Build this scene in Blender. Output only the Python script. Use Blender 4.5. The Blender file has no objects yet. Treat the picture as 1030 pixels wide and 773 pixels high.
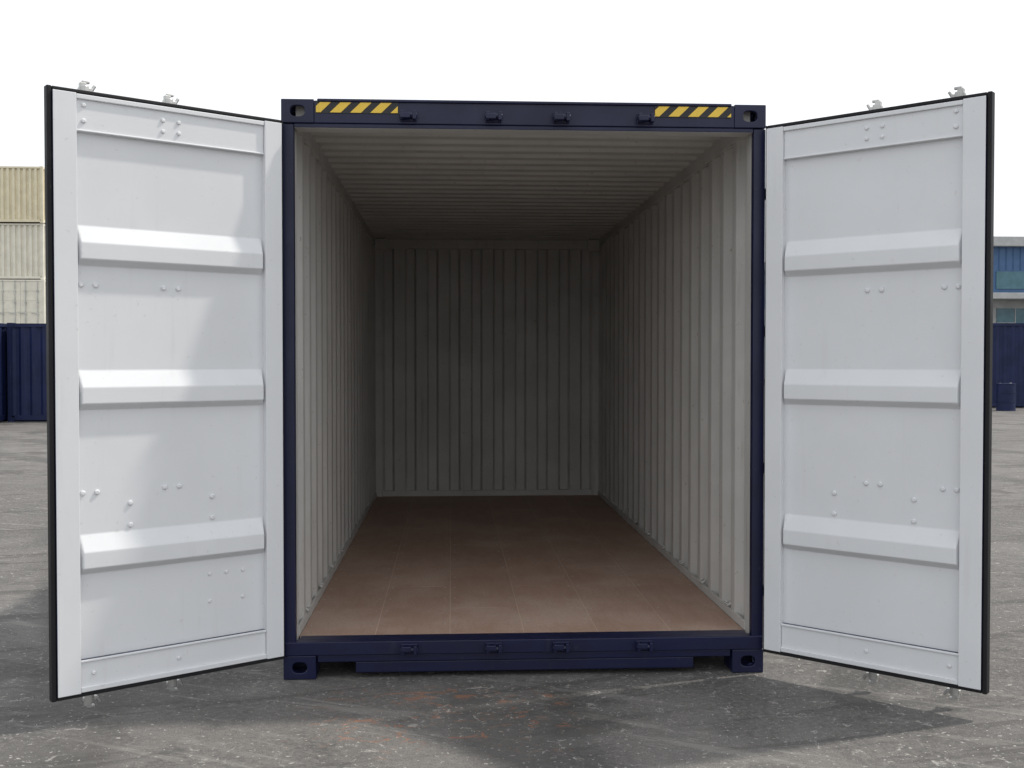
import bpy, bmesh, math, random
from mathutils import Vector, Matrix
random.seed(4)
scene = bpy.context.scene
scene.view_settings.view_transform = 'Standard'
scene.view_settings.look = 'None'
scene.view_settings.exposure = 0
COL = scene.collection

# ------------------------------------------------------------------ materials
def nn(nt, t, **kw):
    n = nt.nodes.new(t)
    for k, v in kw.items():
        setattr(n, k, v)
    return n

def noise(nt, vec, scale, detail=5, rough=0.6, dist=0.0):
    n = nn(nt, 'ShaderNodeTexNoise')
    n.inputs['Scale'].default_value = scale
    n.inputs['Detail'].default_value = detail
    n.inputs['Roughness'].default_value = rough
    n.inputs['Distortion'].default_value = dist
    nt.links.new(vec, n.inputs['Vector'])
    return n.outputs['Fac']

def ramp(nt, fac, p0, p1, v0=0.0, v1=1.0):
    m = nn(nt, 'ShaderNodeMapRange')
    m.interpolation_type = 'SMOOTHSTEP'
    m.inputs['From Min'].default_value = p0
    m.inputs['From Max'].default_value = p1
    m.inputs['To Min'].default_value = v0
    m.inputs['To Max'].default_value = v1
    nt.links.new(fac, m.inputs['Value'])
    return m.outputs['Result']

def mixc(nt, fac, a, b, mode='MIX'):
    m = nn(nt, 'ShaderNodeMix')
    m.data_type = 'RGBA'; m.blend_type = mode
    def put(s, v):
        if isinstance(v, (tuple, list)):
            s.default_value = (*v[:3], 1)
        elif isinstance(v, (int, float)):
            s.default_value = v
        else:
            nt.links.new(v, s)
    put(m.inputs[0], fac); put(m.inputs[6], a); put(m.inputs[7], b)
    return m.outputs[2]

def math_(nt, op, a, b=0.0):
    m = nn(nt, 'ShaderNodeMath'); m.operation = op
    for i, v in enumerate((a, b)):
        if isinstance(v, (int, float)): m.inputs[i].default_value = v
        else: nt.links.new(v, m.inputs[i])
    return m.outputs[0]

def base(name):
    m = bpy.data.materials.new(name); m.use_nodes = True
    nt = m.node_tree
    b = nt.nodes['Principled BSDF']
    tc = nn(nt, 'ShaderNodeTexCoord')
    return m, nt, b, tc.outputs['Object']

def mapping(nt, vec, sc):
    mp = nn(nt, 'ShaderNodeMapping')
    mp.inputs['Scale'].default_value = sc
    nt.links.new(vec, mp.inputs['Vector'])
    return mp.outputs['Vector']

def bump(nt, b, h, strength, dist=0.002):
    bp = nn(nt, 'ShaderNodeBump')
    bp.inputs['Strength'].default_value = strength
    bp.inputs['Distance'].default_value = dist
    nt.links.new(h, bp.inputs['Height'])
    nt.links.new(bp.outputs['Normal'], b.inputs['Normal'])

def paint(name, col, rough=0.45, var=0.12, dirt=(0.25, 0.2, 0.15), dirt_amt=0.25, metallic=0.0, spec=0.5, wv=5.0):
    m, nt, b, v = base(name)
    n1 = noise(nt, v, 2.3, 4)
    dark = tuple(c * (1 - var) for c in col)
    c = mixc(nt, ramp(nt, n1, 0.3, 0.7), dark, col)
    streak = noise(nt, mapping(nt, v, (14, 14, 1.1)), 1.0, 4, 0.65)
    c = mixc(nt, math_(nt, 'MULTIPLY', ramp(nt, streak, 0.58, 0.8), dirt_amt), c, dirt)
    spots = noise(nt, v, 38, 2)
    c = mixc(nt, math_(nt, 'MULTIPLY', ramp(nt, spots, 0.68, 0.74), dirt_amt * 1.2), c, dirt)
    nt.links.new(c, b.inputs['Base Color'])
    nt.links.new(ramp(nt, n1, 0.3, 0.7, rough + 0.08, rough - 0.06), b.inputs['Roughness'])
    b.inputs['Metallic'].default_value = metallic
    b.inputs['Specular IOR Level'].default_value = spec
    warp = noise(nt, v, 1.7, 1)
    h = math_(nt, 'ADD', math_(nt, 'MULTIPLY', warp, wv), math_(nt, 'MULTIPLY', spots, 0.25))
    bump(nt, b, h, 0.35, 0.0022)
    return m

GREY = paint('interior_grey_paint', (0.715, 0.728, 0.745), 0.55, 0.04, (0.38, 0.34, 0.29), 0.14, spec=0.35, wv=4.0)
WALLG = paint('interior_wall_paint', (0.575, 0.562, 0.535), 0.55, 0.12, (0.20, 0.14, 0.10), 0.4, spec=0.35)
NAVY = paint('navy_paint', (0.0080, 0.011, 0.047), 0.38, 0.3, (0.05, 0.05, 0.06), 0.3, spec=0.4)
NAVYB = paint('navy_yard_paint', (0.009, 0.017, 0.070), 0.5, 0.3, (0.08, 0.07, 0.07), 0.3, spec=0.3)
CREAM = paint('cream_paint', (0.78, 0.75, 0.64), 0.55, 0.12, (0.4, 0.26, 0.15), 0.35)
TAN = paint('tan_paint', (0.76, 0.69, 0.50), 0.55, 0.12, (0.4, 0.26, 0.15), 0.35)
GALV = paint('galvanised_steel', (0.55, 0.55, 0.53), 0.4, 0.25, (0.2, 0.17, 0.14), 0.3, metallic=0.6)
RUBBER = paint('black_rubber', (0.012, 0.012, 0.014), 0.6, 0.2, (0.06, 0.06, 0.055), 0.3, spec=0.3)
YEL = paint('yellow_decal', (0.82, 0.55, 0.06), 0.45, 0.1, (0.2, 0.13, 0.05), 0.3)
BLK = paint('black_decal', (0.010, 0.010, 0.012), 0.45, 0.1, (0.05, 0.05, 0.05), 0.3)
BLUEW = paint('blue_cladding', (0.05, 0.12, 0.25), 0.5, 0.1, (0.1, 0.1, 0.1), 0.2)
TEAL = paint('teal_glass', (0.06, 0.16, 0.20), 0.15, 0.2, (0.1, 0.1, 0.1), 0.1)
LGREY = paint('light_concrete', (0.45, 0.46, 0.46), 0.7, 0.15, (0.2, 0.2, 0.2), 0.3)

def floor_mat():
    m, nt, b, v = base('plywood_floor')
    g = noise(nt, mapping(nt, v, (16, 3.5, 1)), 1.0, 5, 0.62, 0.6)
    c = mixc(nt, ramp(nt, g, 0.3, 0.72), (0.385, 0.250, 0.185), (0.425, 0.288, 0.222))
    big = noise(nt, v, 1.7, 5, 0.65)
    c = mixc(nt, math_(nt, 'MULTIPLY', ramp(nt, big, 0.42, 0.68), 0.6), c, (0.51, 0.395, 0.325))
    at = nn(nt, 'ShaderNodeAttribute'); at.attribute_name = 'tone'
    c = mixc(nt, 1.0, c, at.outputs['Color'], 'MULTIPLY')
    fl = noise(nt, v, 60, 3, 0.7)
    c = mixc(nt, math_(nt, 'MULTIPLY', ramp(nt, fl, 0.48, 0.70), 0.45), c, (0.27, 0.165, 0.12))
    sc = noise(nt, mapping(nt, v, (60, 3, 1)), 1.0, 3, 0.6, 1.0)
    c = mixc(nt, math_(nt, 'MULTIPLY', ramp(nt, sc, 0.66, 0.72), 0.3), c, (0.58, 0.47, 0.40))
    nt.links.new(c, b.inputs['Base Color'])
    nt.links.new(ramp(nt, big, 0.3, 0.7, 0.58, 0.72), b.inputs['Roughness'])
    b.inputs['Specular IOR Level'].default_value = 0.35
    bump(nt, b, g, 0.15, 0.001)
    return m
FLOOR = floor_mat()
SEAL = paint('floor_joint_sealant', (0.60, 0.47, 0.38), 0.7, 0.2, (0.2, 0.12, 0.08), 0.5)

def ground_mat():
    m, nt, b, v = base('yard_concrete')
    sep = nn(nt, 'ShaderNodeSeparateXYZ'); nt.links.new(v, sep.inputs[0])
    big = noise(nt, v, 0.22, 4, 0.6, 0.5)
    med = noise(nt, v, 1.6, 7, 0.68, 0.6)
    fine = noise(nt, v, 34, 4, 0.7)
    grit = noise(nt, v, 150, 2, 0.6)
    c = mixc(nt, ramp(nt, big, 0.32, 0.68), (0.112, 0.106, 0.101), (0.172, 0.165, 0.157))
    c = mixc(nt, math_(nt, 'MULTIPLY', ramp(nt, med, 0.44, 0.60), 0.6), c, (0.068, 0.065, 0.062))
    c = mixc(nt, math_(nt, 'MULTIPLY', ramp(nt, fine, 0.38, 0.66), 0.55), c, (0.215, 0.206, 0.194))
    c = mixc(nt, math_(nt, 'MULTIPLY', ramp(nt, grit, 0.5, 0.66), 0.6), c, (0.040, 0.038, 0.037))
    mp = nn(nt, 'ShaderNodeMapping'); mp.inputs['Rotation'].default_value = (0, 0, 0.5)
    nt.links.new(v, mp.inputs['Vector'])
    sc = noise(nt, mapping(nt, mp.outputs['Vector'], (0.7, 7, 1)), 1.0, 6, 0.72, 1.2)
    c = mixc(nt, math_(nt, 'MULTIPLY', ramp(nt, sc, 0.54, 0.64), 0.5), c, (0.27, 0.26, 0.242))
    mp3 = nn(nt, 'ShaderNodeMapping'); mp3.inputs['Rotation'].default_value = (0, 0, -0.25)
    nt.links.new(v, mp3.inputs['Vector'])
    sc2 = noise(nt, mapping(nt, mp3.outputs['Vector'], (0.5, 4.5, 1)), 1.0, 5, 0.68, 0.8)
    c = mixc(nt, math_(nt, 'MULTIPLY', ramp(nt, sc2, 0.54, 0.63), 0.5), c, (0.055, 0.052, 0.050))
    w = nn(nt, 'ShaderNodeTexWave'); w.wave_type = 'RINGS'; w.rings_direction = 'SPHERICAL'
    mp2 = nn(nt, 'ShaderNodeMapping'); mp2.inputs['Location'].default_value = (26, 6, 0)
    nt.links.new(v, mp2.inputs['Vector']); nt.links.new(mp2.outputs['Vector'], w.inputs['Vector'])
    w.inputs['Scale'].default_value = 0.16; w.inputs['Distortion'].default_value = 1.5; w.inputs['Detail'].default_value = 2
    c = mixc(nt, math_(nt, 'MULTIPLY', math_(nt, 'MULTIPLY', ramp(nt, w.outputs['Fac'], 0.72, 0.95), ramp(nt, big, 0.4, 0.6)), 0.6), c, (0.06, 0.057, 0.055))
    # white splatter and chips
    s1 = noise(nt, v, 13, 5, 0.80, 1.0)
    s2 = noise(nt, v, 0.9, 2)
    sp = math_(nt, 'MULTIPLY', ramp(nt, s1, 0.60, 0.62), ramp(nt, s2, 0.42, 0.54))
    c = mixc(nt, math_(nt, 'MULTIPLY', sp, 0.65), c, (0.42, 0.405, 0.38))
    s3 = noise(nt, v, 40, 2, 0.6)
    c = mixc(nt, math_(nt, 'MULTIPLY', ramp(nt, s3, 0.66, 0.68), 0.65), c, (0.46, 0.44, 0.41))
    oil = noise(nt, v, 0.9, 4, 0.55, 0.3)
    c = mixc(nt, math_(nt, 'MULTIPLY', ramp(nt, oil, 0.58, 0.66), 0.5), c, (0.048, 0.046, 0.044))
    bx = math_(nt, 'MULTIPLY', ramp(nt, sep.outputs[0], -1.2, -0.8), ramp(nt, sep.outputs[0], 0.0, 0.3, 1, 0))
    by = math_(nt, 'MULTIPLY', ramp(nt, sep.outputs[1], -1.2, -0.9), ramp(nt, sep.outputs[1], -0.25, -0.1, 1, 0))
    s4 = noise(nt, mapping(nt, v, (1.0, 1.6, 1)), 6.0, 5, 0.75, 1.5)
    o = math_(nt, 'MULTIPLY', math_(nt, 'MULTIPLY', bx, by), ramp(nt, s4, 0.57, 0.62))
    c = mixc(nt, math_(nt, 'MULTIPLY', o, 0.45), c, (0.38, 0.15, 0.07))
    nt.links.new(c, b.inputs['Base Color'])
    nt.links.new(ramp(nt, med, 0.3, 0.7, 0.92, 0.74), b.inputs['Roughness'])
    b.inputs['Specular IOR Level'].default_value = 0.3
    h = math_(nt, 'ADD', math_(nt, 'MULTIPLY', fine, 1.3), math_(nt, 'MULTIPLY', grit, 0.7))
    bump(nt, b, h, 0.7, 0.007)
    return m
GROUND = ground_mat()

# ------------------------------------------------------------------ mesh helpers
def mk(name, verts, faces, mats, fm=None, parent=None, bevel=0.0, smooth=False, loc=(0, 0, 0)):
    me = bpy.data.meshes.new(name)
    me.from_pydata([tuple(v) for v in verts], [], faces)
    for m in mats: me.materials.append(m)
    if fm:
        for p, i in zip(me.polygons, fm): p.material_index = i
    me.update()
    o = bpy.data.objects.new(name, me); COL.objects.link(o)
    o.location = loc
    if parent: o.parent = parent
    return o

class B:
    """mesh accumulator with an optional coordinate map"""
    def __init__(s, f=None): s.v = []; s.f = []; s.m = []; s.map = f or (lambda p: p)
    def box(s, a, b, mat=0, mats=None):
        i = len(s.v)
        (x0, y0, z0), (x1, y1, z1) = a, b
        for p in [(x0,y0,z0),(x1,y0,z0),(x1,y1,z0),(x0,y1,z0),(x0,y0,z1),(x1,y0,z1),(x1,y1,z1),(x0,y1,z1)]:
            s.v.append(s.map(p))
        F = [(0,3,2,1),(4,5,6,7),(0,1,5,4),(1,2,6,5),(2,3,7,6),(3,0,4,7)]  # -z +z -y +x +y -x
        for k, f in enumerate(F):
            s.f.append(tuple(i + q for q in f)); s.m.append(mats[k] if mats else mat)
    def cyl(s, p0, p1, r, mat=0, n=14, r1=None):
        p0 = Vector(p0); p1 = Vector(p1); ax = (p1 - p0).normalized()
        t = Vector((0,0,1)) if abs(ax.z) < 0.9 else Vector((1,0,0))
        a = ax.cross(t).normalized(); b = ax.cross(a)
        r1 = r if r1 is None else r1
        i = len(s.v)
        for k in range(n):
            an = 2*math.pi*k/n; d = a*math.cos(an) + b*math.sin(an)
            s.v.append(s.map(tuple(p0 + d*r))); s.v.append(s.map(tuple(p1 + d*r1)))
        for k in range(n):
            j = (k+1) % n
            s.f.append((i+2*k, i+2*j, i+2*j+1, i+2*k+1)); s.m.append(mat)
        s.f.append(tuple(i+2*k for k in range(n))); s.m.append(mat)
        s.f.append(tuple(i+2*k+1 for k in range(n))); s.m.append(mat)
    def prism(s, poly, y0, y1, mat=0):
        i = len(s.v); n = len(poly)
        for (x, z) in poly: s.v.append(s.map((x, y0, z)))
        for (x, z) in poly: s.v.append(s.map((x, y1, z)))
        s.f.append(tuple(range(i, i+n))); s.f.append(tuple(range(i+2*n-1, i+n-1, -1))); s.m += [mat, mat]
        for k in range(n):
            j = (k+1) % n
            s.f.append((i+k, i+j, i+n+j, i+n+k)); s.m.append(mat)
    def ringplate(s, c, u, v, w, W, H, T, rx, ry, mat=0, n=28):
        c = Vector(c); u = Vector(u); v = Vector(v); w = Vector(w)
        i = len(s.v)
        for lay in (0, 1):
            for k in range(n):
                an = 2*math.pi*(k + .5)/n; ca, sa = math.cos(an), math.sin(an)
                sc = 1/max(abs(ca)/(W/2), abs(sa)/(H/2))
                px, py = ca*sc, sa*sc
                if abs(abs(px)-W/2) < W*0.12 and abs(abs(py)-H/2) < H*0.12:
                    px = math.copysign(W/2, px); py = math.copysign(H/2, py)
                s.v.append(s.map(tuple(c + u*px + v*py + w*T*lay)))
            for k in range(n):
                an = 2*math.pi*(k+.5)/n; ca, sa = math.cos(an), math.sin(an)
                e = 0.75
                px = math.copysign(abs(ca)**e, ca)*rx; py = math.copysign(abs(sa)**e, sa)*ry
                s.v.append(s.map(tuple(c + u*px + v*py + w*T*lay)))
        for k in range(n):
            j = (k+1) % n
            O0, I0, O1, I1 = i, i+n, i+2*n, i+3*n
            s.f += [(O0+k, O0+j, I0+j, I0+k), (O1+k, I1+k, I1+j, O1+j), (I0+k, I0+j, I1+j, I1+k), (O0+k, O1+k, O1+j, O0+j)]
            s.m += [mat]*4
    def dome(s, c, nrm, r, mat=0, n=10):
        c = Vector(c); ax = Vector(nrm).normalized()
        t = Vector((0,0,1)) if abs(ax.z) < 0.9 else Vector((1,0,0))
        a = ax.cross(t).normalized(); b = ax.cross(a)
        i = len(s.v); L = [(1.0, 0.0), (0.92, 0.35), (0.55, 0.62)]
        for rr, h in L:
            for k in range(n):
                an = 2*math.pi*k/n
                s.v.append(s.map(tuple(c + (a*math.cos(an)+b*math.sin(an))*r*rr + ax*r*h)))
        for l in range(2):
            for k in range(n):
                j = (k+1) % n
                s.f.append((i+l*n+k, i+l*n+j, i+(l+1)*n+j, i+(l+1)*n+k)); s.m.append(mat)
        s.f.append(tuple(i+2*n+k for k in range(n))); s.m.append(mat)
    def make(s, name, mats, parent=None, bevel=0.0, loc=(0,0,0)):
        o = mk(name, s.v, s.f, mats, s.m, parent, 0, loc=loc)
        bm = bmesh.new(); bm.from_mesh(o.data); bmesh.ops.recalc_face_normals(bm, faces=bm.faces); bm.to_mesh(o.data); bm.free()
        if bevel > 0:
            md = o.modifiers.new('bevel', 'BEVEL'); md.width = bevel; md.segments = 2; md.limit_method = 'ANGLE'; md.angle_limit = math.radians(40)
        return o

def corr(length, pitch, depth, flat_in, slope):
    n = max(1, round(length/pitch)); p = length/n; k = p/pitch
    fi, sl = flat_in*k, slope*k; fo = p - fi - 2*sl
    pts = [(0, 0)]; s = 0
    for i in range(n):
        pts += [(s+fi/2, 0), (s+fi/2+sl, depth), (s+fi/2+sl+fo, depth), (s+fi/2+2*sl+fo, 0)]
        s += p
    pts.append((length, 0))
    return pts

def sheet(name, A, Bp, facing, mats, parent, thick=0.003):
    n = len(A); verts = list(A) + list(Bp)
    faces = [(i, i+1, n+i+1, n+i) for i in range(n-1)]
    o = mk(name, verts, faces, mats, parent=parent)
    me = o.data
    av = Vector((0,0,0))
    for p in me.polygons: av += p.normal*p.area
    if av.dot(Vector(facing)) < 0:
        me.flip_normals()
    bv = o.modifiers.new('bevel', 'BEVEL'); bv.width = 0.006; bv.segments = 2; bv.limit_method = 'ANGLE'; bv.angle_limit = math.radians(15)
    md = o.modifiers.new('solid', 'SOLIDIFY'); md.thickness = thick; md.offset = -1
    md.material_offset = 1; md.material_offset_rim = 1
    return o

def empty(name, loc=(0,0,0)):
    e = bpy.data.objects.new(name, None); COL.objects.link(e); e.location = loc; e.empty_display_size = 0.3
    return e

# ------------------------------------------------------------------ main container
W2 = 1.219; H = 2.896; L = 6.058
FZ = 0.184     # floor top
SILL = 0.190
OP = 1.158     # half opening
HB = 2.757     # header underside
C = empty('shipping_container')

def side(sgn):
    y0, y1 = 0.14, L-0.13
    pr = corr(y1-y0, 0.278, 0.036, 0.072, 0.068)
    xi = 1.166
    A = [(sgn*(xi+d), y0+s, 0.15) for s, d in pr]; Bq = [(x, y, 2.80) for x, y, z in A]
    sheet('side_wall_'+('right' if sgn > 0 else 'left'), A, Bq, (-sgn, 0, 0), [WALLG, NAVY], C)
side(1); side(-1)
pr = corr(2*1.15, 0.23, 0.045, 0.112, 0.018)
A = [(-1.15+s, L-0.10+d, 0.15) for s, d in pr]; Bq = [(x, y, 2.80) for x, y, z in A]
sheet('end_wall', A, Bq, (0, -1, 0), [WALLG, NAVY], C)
pr = corr(L-0.25, 0.209, 0.022, 0.085, 0.022)
A = [(-1.17, 0.12+s, 2.862+d) for s, d in pr]; Bq = [(1.17, y, z) for x, y, z in A]
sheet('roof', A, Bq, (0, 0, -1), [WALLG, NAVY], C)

f = B()
for s in (-1, 1):
    f.box((min(s*OP, s*W2), 0.004, 0.121), (max(s*OP, s*W2), 0.05, 2.776), 0)
    a, b_ = sorted((s*(OP+0.003), s*(W2-0.002)))
    f.box((a, 0.052, 0.14), (b_, 0.14, 2.80), mats=[0,0,1,0,1,1] if s > 0 else [0,0,1,1,1,0])
    a, b_ = sorted((s*1.160, s*1.214))
    f.box((a, 0.18, 2.79), (b_, L-0.18, 2.882), mats=[1,0,0,1 if s < 0 else 0,0,1 if s > 0 else 0])
    a, b_ = sorted((s*1.171, s*1.216))
    f.box((a, 0.18, 0.045), (b_, L-0.18, 0.175), 0)
    a, b_ = sorted((s*1.10, s*1.217))
    f.box((a, L-0.13, 0.12), (b_, L-0.002, 2.776), mats=[0,0,1,0 if s>0 else 1,0,1 if s>0 else 0])
    a, b_ = sorted((s*1.045, s*1.169))
    f.box((a, L-0.190, 2.745), (b_, L-0.180, 2.861), 1)
    a, b_ = sorted((s*1.045, s*1.053))
    f.box((a, L-0.179, 2.745), (b_, L-0.147, 2.8605), 1)
    a, b_ = sorted((s*1.054, s*1.169))
    f.box((a, L-0.179, 2.745), (b_, L-0.132, 2.753), 1)
f.box((-1.056, 0.0, 2.780), (1.056, 0.06, 2.892), 0)
f.box((-OP+0.002, 0.004, HB), (OP-0.002, 0.058, 2.779), mats=[1,0,0,0,1,0])
f.box((-OP+0.002, 0.062, HB+0.002), (OP-0.002, 0.125, 2.886), mats=[1,0,1,0,1,0])
f.box((-1.04, -0.012, 2.885), (1.04, 0.05, 2.899), 0)
f.box((-1.212, -0.006, 0.122), (1.212, 0.055, SILL), 0)
f.box((-1.150, 0.057, 0.10), (1.150, 0.14, SILL-0.002), 0)
f.box((-1.05, 0.006, 0.085), (1.05, 0.05, 0.120), 0)
f.box((-0.86, 0.012, 0.028), (0.86, 0.05, 0.083), 0)
f.box((-1.0555, L-0.145, 2.765), (1.0555, L-0.005, 2.8608), mats=[1,0,1,0,0,0])
f.box((-1.0555, L-0.126, 2.8612), (1.0555, L-0.005, 2.889), mats=[1,0,1,0,0,0])
f.box((-1.0995, L-0.112, 0.05), (1.0995, L-0.005, 0.24), mats=[1,1,1,0,0,0])
for i in range(18):
    y = 0.35 + i*0.315
    f.box((-1.17, y, 0.06), (1.17, y+0.045, 0.15), 0)
f.make('frame', [NAVY, WALLG], C, bevel=0.004)

f = B()
for s in (-1, 1):
    a, b_ = sorted((s*1.158, s*1.172))
    f.box((a, 0.145, FZ), (b_, L-0.13, FZ+0.045), 0)
    for k in range(9):
        y = 0.5 + k*0.62
        for z in (FZ+0.06, 2.775):
            f.cyl((s*1.155, y-0.03, z), (s*1.155, y+0.03, z), 0.006, 0, 8)
            f.cyl((s*1.155, y-0.03, z), (s*1.172, y-0.03, z+0.01), 0.006, 0, 8)
            f.cyl((s*1.155, y+0.03, z), (s*1.172, y+0.03, z+0.01), 0.006, 0, 8)
    for z in (0.7, 1.4, 2.1):
        f.cyl((s*1.09, L-0.14, z-0.05), (s*1.09, L-0.14, z+0.05), 0.006, 0, 8)
        f.box((s*1.09-0.012, L-0.145, z-0.055), (s*1.09+0.012, L-0.128, z-0.045), 0)
        f.box((s*1.09-0.012, L-0.145, z+0.045), (s*1.09+0.012, L-0.128, z+0.055), 0)
f.make('lashing_rings', [WALLG], C, bevel=0.0015)

# plywood floor
fv = []; ff = []; tones = []
bw = 2.316/6
for r in range(6):
    x0 = -1.158 + r*bw; y = 0.142
    lens = [0.6, 1.2, 1.2, 1.2, 1.6] if r % 2 == 0 else [1.2, 1.2, 1.2, 1.2, 1.0]
    for Ln in lens:
        y1 = min(y+Ln, L-0.115)
        g = 0.0018; i = len(fv)
        for z in (FZ-0.006, FZ):
            fv += [(x0+g, y+g, z), (x0+bw-g, y+g, z), (x0+bw-g, y1-g, z), (x0+g, y1-g, z)]
        ff += [(i+4, i+5, i+6, i+7), (i, i+1, i+5, i+4), (i+1, i+2, i+6, i+5), (i+2, i+3, i+7, i+6), (i+3, i, i+4, i+7)]
        t = random.uniform(0.96, 1.03); tones += [t]*20
        y = y1
fl = mk('plywood_floor', fv, ff, [FLOOR], parent=C)
ca = fl.data.color_attributes.new('tone', 'FLOAT_COLOR', 'CORNER')
for i, t in enumerate(tones): ca.data[i].color = (t, t, t, 1)
f = B(); f.box((-1.157, 0.142, FZ-0.028), (1.157, L-0.115, FZ-0.0007), 0)
f.make('floor_joints', [SEAL], C)
f = B()
for r in range(7):
    x = -1.158 + r*bw
    for k in range(18):
        y = 0.37 + k*0.315
        for dx in (-0.03, 0.03):
            if abs(x+dx) < 1.14: f.cyl((x+dx, y, FZ-0.001), (x+dx, y, FZ+0.0012), 0.006, 0, 8)
f.make('floor_screws', [GALV], C)

# corner castings
f = B()
def casting(sx, y0, z0, front):
    w, h, d, t = 0.162, 0.118, 0.178, 0.028
    xc = sx*(1.219 - w/2)
    yy = y0
    fy = yy if front else yy + d
    dirw = 1 if front else -1
    f.ringplate((xc, fy, z0+h/2), (1,0,0), (0,0,1), (0,dirw,0), w, h, t, 0.036, 0.027, 0)
    f.ringplate((sx*1.219, yy+d/2, z0+h/2), (0,1,0), (0,0,1), (-sx,0,0), d-2*t-0.001, h, t, 0.030, 0.038, 0)
    a, b_ = sorted((xc - sx*w/2, xc - sx*(w/2-0.02)))
    f.box((a, yy+0.029, z0), (b_, yy+d-0.029, z0+h), 0)
    a, b_ = sorted((xc - w/2, xc + w/2))
    f.box((a+0.03, yy+t+0.001, z0), (b_-0.03, yy+d-t-0.001, z0+0.02), 0)
    f.box((a+0.03, yy+t+0.001, z0+h-0.02), (b_-0.03, yy+d-t-0.001, z0+h), 0)
    if front: f.box((a, yy+d-0.02, z0), (b_, yy+d, z0+h), 0)
    else: f.box((a, yy, z0), (b_, yy+0.02, z0+h), 0)
for sx in (-1, 1):
    for z in (0.002, 2.778+0.002):
        casting(sx, -0.002, z, True); casting(sx, L-0.176, z, False)
f.make('corner_castings', [NAVY], C, bevel=0.004)

# cam keepers on header and sill
f = B()
for x in (-0.590, -0.165, 0.175, 0.600):
    for z, up in ((2.818, 1), (0.152, -1)):
        y = -0.001 if up > 0 else -0.007
        f.box((x-0.042, y-0.008, z-0.026), (x+0.042, y, z+0.026), 0)
        f.box((x-0.040, y-0.046, z-0.022), (x-0.022, y-0.008, z+0.022), 0)
        f.box((x+0.022, y-0.046, z-0.022), (x+0.040, y-0.008, z+0.022), 0)
        f.box((x-0.040, y-0.054, z-up*0.006-0.012), (x+0.010, y-0.046, z-up*0.006+0.016), 0)
        f.cyl((x-0.044, y-0.03, z), (x+0.044, y-0.03, z), 0.012, 0, 12)
f.make('cam_keepers', [NAVY], C, bevel=0.004)

# hazard decals
f = B()
for x0, x1 in ((-1.048, -0.640), (0.648, 1.040)):
    za, zb = 2.832, 2.884
    f.box((x0, -0.0035, za-0.003), (x1, -0.0005, zb), 1)
    per = 0.1; sw = 0.054; lean = 0.052; k = x0 - 0.03
    while k < x1 - 0.02:
        P = [(k, za), (k+sw, za), (k+sw+lean, zb-0.002), (k+lean, zb-0.002)]
        def clip(P, lim, keep_gt):
            out = []
            for i in range(len(P)):
                p, q = P[i], P[(i+1) % len(P)]
                ip = (p[0] >= lim) if keep_gt else (p[0] <= lim); iq = (q[0] >= lim) if keep_gt else (q[0] <= lim)
                if ip: out.append(p)
                if ip != iq:
                    t = (lim-p[0])/(q[0]-p[0]); out.append((lim, p[1]+t*(q[1]-p[1])))
            return out
        P = clip(P, x0+0.002, True)
        if len(P) > 2: P = clip(P, x1-0.002, False)
        if len(P) > 2: f.prism(P, -0.0062, -0.0038, 0)
        k += per
f.make('hazard_decals', [YEL, BLK], C)

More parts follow.
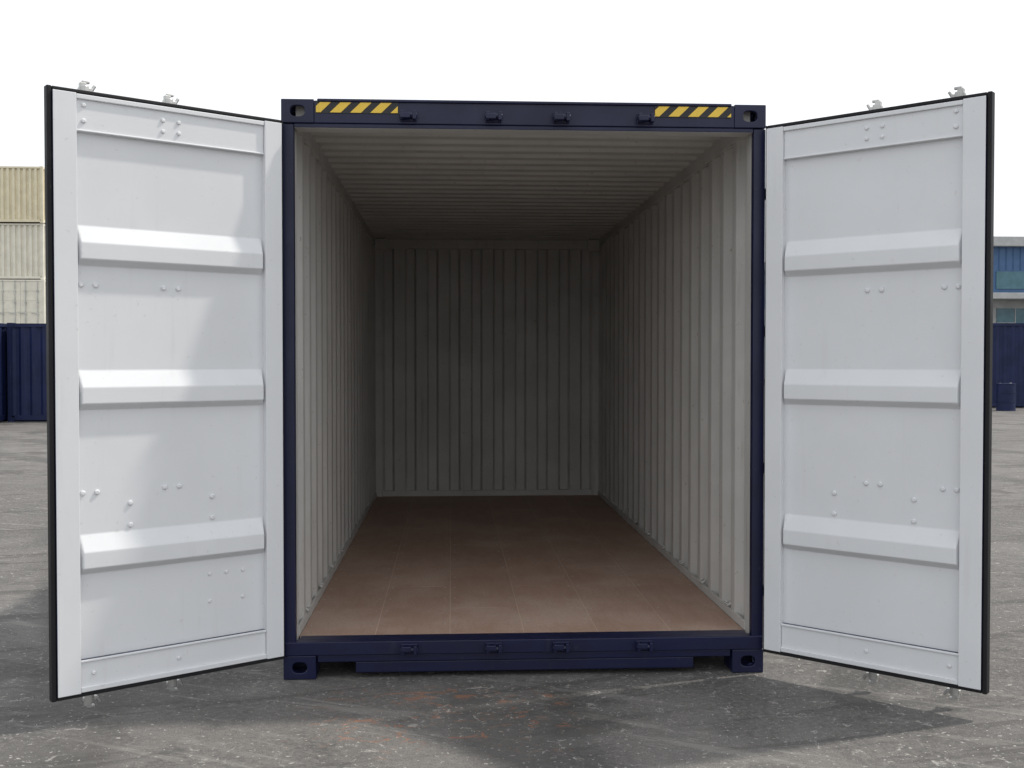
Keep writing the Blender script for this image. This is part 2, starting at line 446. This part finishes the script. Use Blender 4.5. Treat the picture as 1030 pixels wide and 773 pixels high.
# doors
DZ0, DZ1 = 0.134, 2.767
def door(sgn, d, DW):
    d = Vector((d[0], d[1], 0)).normalized()
    n = Vector((-sgn*abs(d.y), -abs(d.x), 0))
    hinge = Vector((sgn*1.203, -0.042, 0))
    M = lambda p: tuple(hinge + d*p[0] + n*p[1] + Vector((0, 0, p[2])))
    name = 'door_' + ('right' if sgn > 0 else 'left')
    u0, u1 = 0.008, DW-0.02
    sw0, sw1 = 0.090, 0.100
    f = B(M)
    f.box((u0, -0.046, DZ0), (u0+sw0, 0.004, DZ1), mats=[1,1,1,0,0,1])
    f.box((u1-sw1, -0.055, DZ0), (u1, 0.004, DZ1), mats=[1,1,1,1,0,0])
    a, b_ = u0+sw0+0.001, u1-sw1-0.001
    f.box((a, -0.052, DZ1-0.165), (b_, -0.010, DZ1-0.002), mats=[0,1,1,0,0,0])
    f.box((a, -0.052, DZ0+0.002), (b_, -0.010, DZ0+0.145), mats=[0,1,1,0,0,0])
    f.box((a, -0.010, DZ1-0.024), (b_, 0.001, DZ1-0.003), 0)
    f.box((a, -0.010, DZ0+0.003), (b_, 0.001, DZ0+0.026), 0)
    f.box((a, -0.010, DZ1-0.164), (b_, -0.004, DZ1-0.156), 0)
    f.box((a, -0.010, DZ0+0.134), (b_, -0.002, DZ0+0.144), 0)
    f.make(name+'_frame', [GREY, NAVY], C, bevel=0.005)
    zl = [DZ0+0.14]; ribs = []
    for zc in (0.740, 1.468, 2.105):
        zl += [zc-0.086, zc-0.058, zc+0.014, zc+0.090]
        ribs += [len(zl)-3, len(zl)-2]
    zl.append(DZ1-0.16)
    us = [a-0.003, a+0.001, a+0.013, b_-0.013, b_-0.001, b_+0.003]
    V = []; F = []
    for zi, z in enumerate(zl):
        for ui, u in enumerate(us):
            w = -0.030
            if zi in ribs and ui in (2, 3): w = 0.006
            V.append(M((u, w, z)))
    nc = len(us)
    for zi in range(len(zl)-1):
        for ui in range(nc-1):
            F.append((zi*nc+ui, zi*nc+ui+1, (zi+1)*nc+ui+1, (zi+1)*nc+ui))
    o = mk(name+'_panel', V, F, [GREY, NAVY], parent=C)
    av = Vector((0,0,0))
    for p in o.data.polygons: av += p.normal*p.area
    if av.dot(n) < 0: o.data.flip_normals()
    bv = o.modifiers.new('bevel', 'BEVEL'); bv.width = 0.006; bv.segments = 3; bv.limit_method = 'ANGLE'; bv.angle_limit = math.radians(12)
    md = o.modifiers.new('solid', 'SOLIDIFY'); md.thickness = 0.004; md.offset = -1; md.material_offset = 1; md.material_offset_rim = 1
    f = B(M)
    g0, g1 = -0.042, -0.006
    f.box((u1+0.001, g0-0.006, DZ0-0.018), (u1+0.022, g1, DZ1+0.018), 0)
    f.box((u0-0.010, g0+0.004, DZ0-0.018), (u0-0.001, g1, DZ1+0.018), 0)
    f.box((u0, g0, DZ1+0.001), (u1, g1, DZ1+0.017), 0)
    f.box((u0, g0, DZ0-0.017), (u1, g1, DZ0-0.001), 0)
    f.make(name+'_gasket', [RUBBER], C, bevel=0.004)
    f = B(M)
    def riv(u, z, w=-0.029, r=0.0125):
        f.dome((u, w, z), (0, 1, 0), r, 0)
    ue = b_ - 0.022
    for z in (1.935, 1.015):
        for u in (0.525, 0.595, ue-0.062, ue): riv(u, z)
    for u in (0.365, 0.755):
        for z in (0.955, 0.855): riv(u, z)
    if sgn < 0:
        for u in (0.21, 0.295, 0.38): riv(u, 0.585, r=0.009)
        for u in (0.21, 0.38): riv(u, 0.455, r=0.009)
    for u in (0.525, 0.60):
        for z in (2.70, 2.65): riv(u, z, -0.009, 0.010)
    for z in (2.72, 2.65): riv(ue-0.01, z, -0.009, 0.011)
    for u in (0.54, 0.93): riv(u, 0.215, -0.009, 0.010)
    f.make(name+'_rivets', [GREY], C)
    f = B(M)
    for u in (0.54, 0.925):
        f.cyl((u, -0.095, DZ0-0.03), (u, -0.095, DZ1+0.02), 0.017, 0, 16)
        for z in (0.32, 1.05, 1.75, 2.60):
            f.box((u-0.045, -0.085, z-0.035), (u+0.045, -0.057, z+0.035), 0)
            f.box((u-0.030, -0.118, z-0.022), (u+0.030, -0.086, z+0.022), 0)
        for z, s in ((DZ1+0.030, 1), (DZ0-0.046, -1)):
            zz = lambda q: z + s*q
            f.cyl((u, -0.095, zz(-0.05)), (u, -0.095, zz(0.026)), 0.022, 0, 14)
            lo, hi = sorted((zz(0.0), zz(0.018)))
            f.box((u-0.036, -0.106, lo), (u+0.026, -0.084, hi), 0)
            lo, hi = sorted((zz(0.014), zz(0.040)))
            f.box((u-0.008, -0.108, lo), (u+0.020, -0.082, hi), 0)
            lo, hi = sorted((zz(0.038), zz(0.050)))
            f.box((u-0.024, -0.104, lo), (u+0.010, -0.086, hi), 0)
            f.cyl((u-0.034, -0.095, zz(0.010)), (u-0.048, -0.095, zz(0.034)), 0.008, 0, 8)
    for u, z in ((0.54, 1.12), (0.925, 1.28)):
        f.box((u-0.43, -0.112, z-0.018), (u+0.02, -0.102, z+0.018), 0)
        f.box((u-0.44, -0.128, z-0.03), (u-0.37, -0.056, z+0.03), 0)
    f.make(name+'_lock_rods', [GALV], C, bevel=0.003)
    f = B()
    for z in (0.42, 1.05, 1.75, 2.45):
        hx, hy = sgn*1.232, -0.012
        f.cyl((hx, hy, z-0.06), (hx, hy, z+0.06), 0.013, 0, 12)
        a1, b1 = sorted((sgn*1.2195, sgn*1.232))
        f.box((a1, -0.014, z-0.028), (b1, 0.035, z+0.028), 0)
        q0 = Vector((hx, hy, z)); q1 = hinge + d*0.05 + n*(-0.052) + Vector((0, 0, z))
        f.cyl(q0, q1, 0.008, 0, 8)
    f.make(name+'_hinges', [NAVY], C, bevel=0.003)
door(-1, (-0.812, -0.583), 1.108)
door(1, (0.72, -0.694), 1.092)

# ------------------------------------------------------------------ yard containers
def yard_container(name, loc, Lx, Ly, Hh, paint_mat, ends_door=True, dep=0.036, steep=False):
    f = B()
    def wall(p, q, nrm, pitch, dep):
        p = Vector(p); q = Vector(q); ln = (q-p).length; t = (q-p).normalized(); nv = Vector(nrm)
        prf = corr(ln, pitch, dep, pitch*(0.42 if steep else 0.26), pitch*(0.10 if steep else 0.24))
        i = len(f.v); k = len(prf)
        for s, dd in prf: f.v.append(tuple(p + t*s - nv*dd + Vector((0,0,0.16))))
        for s, dd in prf: f.v.append(tuple(p + t*s - nv*dd + Vector((0,0,Hh-0.1))))
        for j in range(k-1):
            f.f.append((i+j, i+j+1, i+k+j+1, i+k+j)); f.m.append(0)
    hx, hy = Lx/2, Ly/2
    wall((-hx+.1, hy-.02, 0), (hx-.1, hy-.02, 0), (0,1,0), 0.278, dep)
    wall((hx-.02, -hy+.1, 0), (hx-.02, hy-.1, 0), (1,0,0), 0.278, dep)
    wall((-hx+.02, -hy+.1, 0), (-hx+.02, hy-.1, 0), (-1,0,0), 0.278, dep)
    if not ends_door:
        wall((-hx+.1, -hy+.02, 0), (hx-.1, -hy+.02, 0), (0,-1,0), 0.278, dep)
    else:
        f.box((-hx+.1, -hy+.02, .16), (-0.006, -hy+.06, Hh-.12), 0)
        f.box((0.006, -hy+.02, .16), (hx-.1, -hy+.06, Hh-.12), 0)
        for z in (0.6, 1.2, 1.8, 2.3):
            f.box((-hx+.14, -hy+.005, z), (-0.05, -hy+.021, z+0.09), 0)
            f.box((0.05, -hy+.005, z), (hx-.14, -hy+.021, z+0.09), 0)
        for x in (-hx*0.72, -hx*0.22, hx*0.22, hx*0.72):
            f.cyl((x, -hy-.02, .1), (x, -hy-.02, Hh-.05), 0.022, 1, 8)
            for z in (0.4, 1.1, 1.7, 2.3): f.box((x-.05, -hy-.03, z-.03), (x+.05, -hy+.015, z+.03), 1)
            f.box((x-.3, -hy-.045, 1.13), (x+.02, -hy-.02, 1.17), 1)
    f.box((-hx+.03, -hy+.03, Hh-.06), (hx-.03, hy-.03, Hh-.02), 0)
    for sx in (-1, 1):
        for sy in (-1, 1):
            x0, x1 = sorted((sx*hx, sx*(hx-.1))); y0, y1 = sorted((sy*hy, sy*(hy-.1)))
            f.box((x0, y0, .12), (x1, y1, Hh-.12), 0)
            x0, x1 = sorted((sx*(hx+.004), sx*(hx-.16))); y0, y1 = sorted((sy*(hy+.004), sy*(hy-.17)))
            f.box((x0, y0, 0), (x1, y1, .118), 0); f.box((x0, y0, Hh-.118), (x1, y1, Hh), 0)
    for z0, z1 in ((.04, .17), (Hh-.11, Hh-.015)):
        for sy in (-1, 1):
            y0, y1 = sorted((sy*(hy-.003), sy*(hy-.06))); f.box((-hx+.165, y0, z0), (hx-.165, y1, z1), 0)
        for sx in (-1, 1):
            x0, x1 = sorted((sx*(hx-.003), sx*(hx-.06))); f.box((x0, -hy+.175, z0), (x1, hy-.175, z1), 0)
    return f.make(name, [paint_mat, GALV], None, 0, loc=loc)

for col_ in range(2):
    for t in range(4):
        mat = TAN if t == 3 else CREAM
        yard_container('shipping_container', (-22.62 - col_*2.56 + (0.03 if t % 2 else -0.03), 52.2+3.03+(0.08*((t*7) % 3)), t*2.90+0.0), 2.438, 6.058, 2.896, mat, (t + col_) % 3 == 1, 0.09, True)
yard_container('shipping_container', (-8.95, 25.0, 0), 6.058, 2.438, 2.591, NAVYB, False)
yard_container('shipping_container', (-13.30, 26.1, 0), 2.438, 6.058, 2.591, NAVYB, True)
yard_container('shipping_container', (17.2, 32.0, 0), 6.058, 2.438, 2.896, NAVYB, False)
yard_container('shipping_container', (23.4, 32.0, 0), 6.058, 2.438, 2.896, NAVYB, False)

# steel drum
f = B()
f.cyl((0,0,0.012), (0,0,0.86), 0.285, 0, 32)
for z in (0.0, 0.28, 0.57, 0.85): f.cyl((0,0,z), (0,0,z+0.025), 0.297, 0, 32)
f.cyl((0.15,0,0.875), (0.15,0,0.89), 0.035, 1, 12)
f.cyl((-0.17,0.05,0.875), (-0.17,0.05,0.885), 0.02, 1, 12)
f.make('steel_drum', [NAVYB, GALV], None, 0.004, loc=(17.35, 28.6, 0))

# warehouse
Wh = empty('warehouse_building', (0,0,0))
f = B()
X0, X1, Y0, Y1 = 27.0, 83.0, 68.0, 100.0
f.box((X0, Y0, 0), (X1, Y1, 6.1), 0)
f.box((X0+.05, Y0+.1, 6.1), (X1-.05, Y1-.1, 9.45), 1)
f.make('walls', [LGREY, BLUEW], Wh)
f = B()
f.box((X0-.4, Y0-.5, 9.45), (X1+.4, Y1+.4, 10.1), 0)
f.box((X0-.2, Y0-2.2, 5.75), (X1+.2, Y0-.02, 6.15), 0)
f.make('roof_and_canopy', [LGREY], Wh, 0.02)
f = B()
x = X0+0.8
while x < X1-3.5:
    f.box((x, Y0+0.04, 6.55), (x+2.6, Y0+0.098, 7.75), 0)
    f.box((x, Y0-0.05, 3.2), (x+2.6, Y0-0.002, 5.2), 0)
    f.box((x+1.27, Y0-0.09, 3.2), (x+1.33, Y0-0.052, 5.2), 1)
    f.box((x, Y0-0.09, 4.17), (x+1.26, Y0-0.052, 4.23), 1)
    x += 3.1
f.make('windows', [TEAL, LGREY], Wh)
f = B()
x = X0+0.3
while x < X1-0.3:
    f.box((x, Y0+0.05, 7.85), (x+0.05, Y0+0.098, 9.44), 0); x += 0.5
f.make('cladding_ribs', [BLUEW], Wh)

# ------------------------------------------------------------------ ground
mk('ground', [(-700,-700,0),(700,-700,0),(700,900,0),(-700,900,0)], [(0,1,2,3)], [GROUND])

# ------------------------------------------------------------------ light
el = math.radians(53.5)
hd = Vector((0.954, 0.30, 0)).normalized()
to_sun = Vector((hd.x*math.cos(el), hd.y*math.cos(el), math.sin(el)))
sd = bpy.data.lights.new('sun', 'SUN'); sd.energy = 2.9; sd.angle = math.radians(2.0); sd.color = (1.0, 0.95, 0.87)
so = bpy.data.objects.new('sun', sd); COL.objects.link(so)
so.rotation_euler = (-to_sun).to_track_quat('-Z', 'Y').to_euler(); so.location = (10, 3, 15)

w = bpy.data.worlds.new('World'); scene.world = w; w.use_nodes = True
nt = w.node_tree; bg = nt.nodes['Background']
sky = nt.nodes.new('ShaderNodeTexSky'); sky.sky_type = 'NISHITA'; sky.sun_disc = False
sky.sun_elevation = el; sky.sun_rotation = math.atan2(hd.x, hd.y)
sky.dust_density = 5; sky.air_density = 1.0
hs = nt.nodes.new('ShaderNodeHueSaturation'); hs.inputs['Saturation'].default_value = 0.35
nt.links.new(sky.outputs[0], hs.inputs['Color'])
mx = nt.nodes.new('ShaderNodeMix'); mx.data_type = 'RGBA'; mx.inputs[0].default_value = 0.78
nt.links.new(hs.outputs[0], mx.inputs[6]); mx.inputs[7].default_value = (11.5, 11.8, 12.2, 1)
nt.links.new(mx.outputs[2], bg.inputs['Color']); bg.inputs['Strength'].default_value = 0.115

# ------------------------------------------------------------------ camera
cd = bpy.data.cameras.new('camera'); co = bpy.data.objects.new('camera', cd); COL.objects.link(co)
cd.sensor_width = 36; cd.lens = 36*1100/1030; cd.clip_end = 3000; cd.clip_start = 0.05
co.location = (-0.375, -5.5, 1.6)
co.rotation_euler = (math.radians(90-1.22), 0, math.radians(-3.15))
scene.camera = co
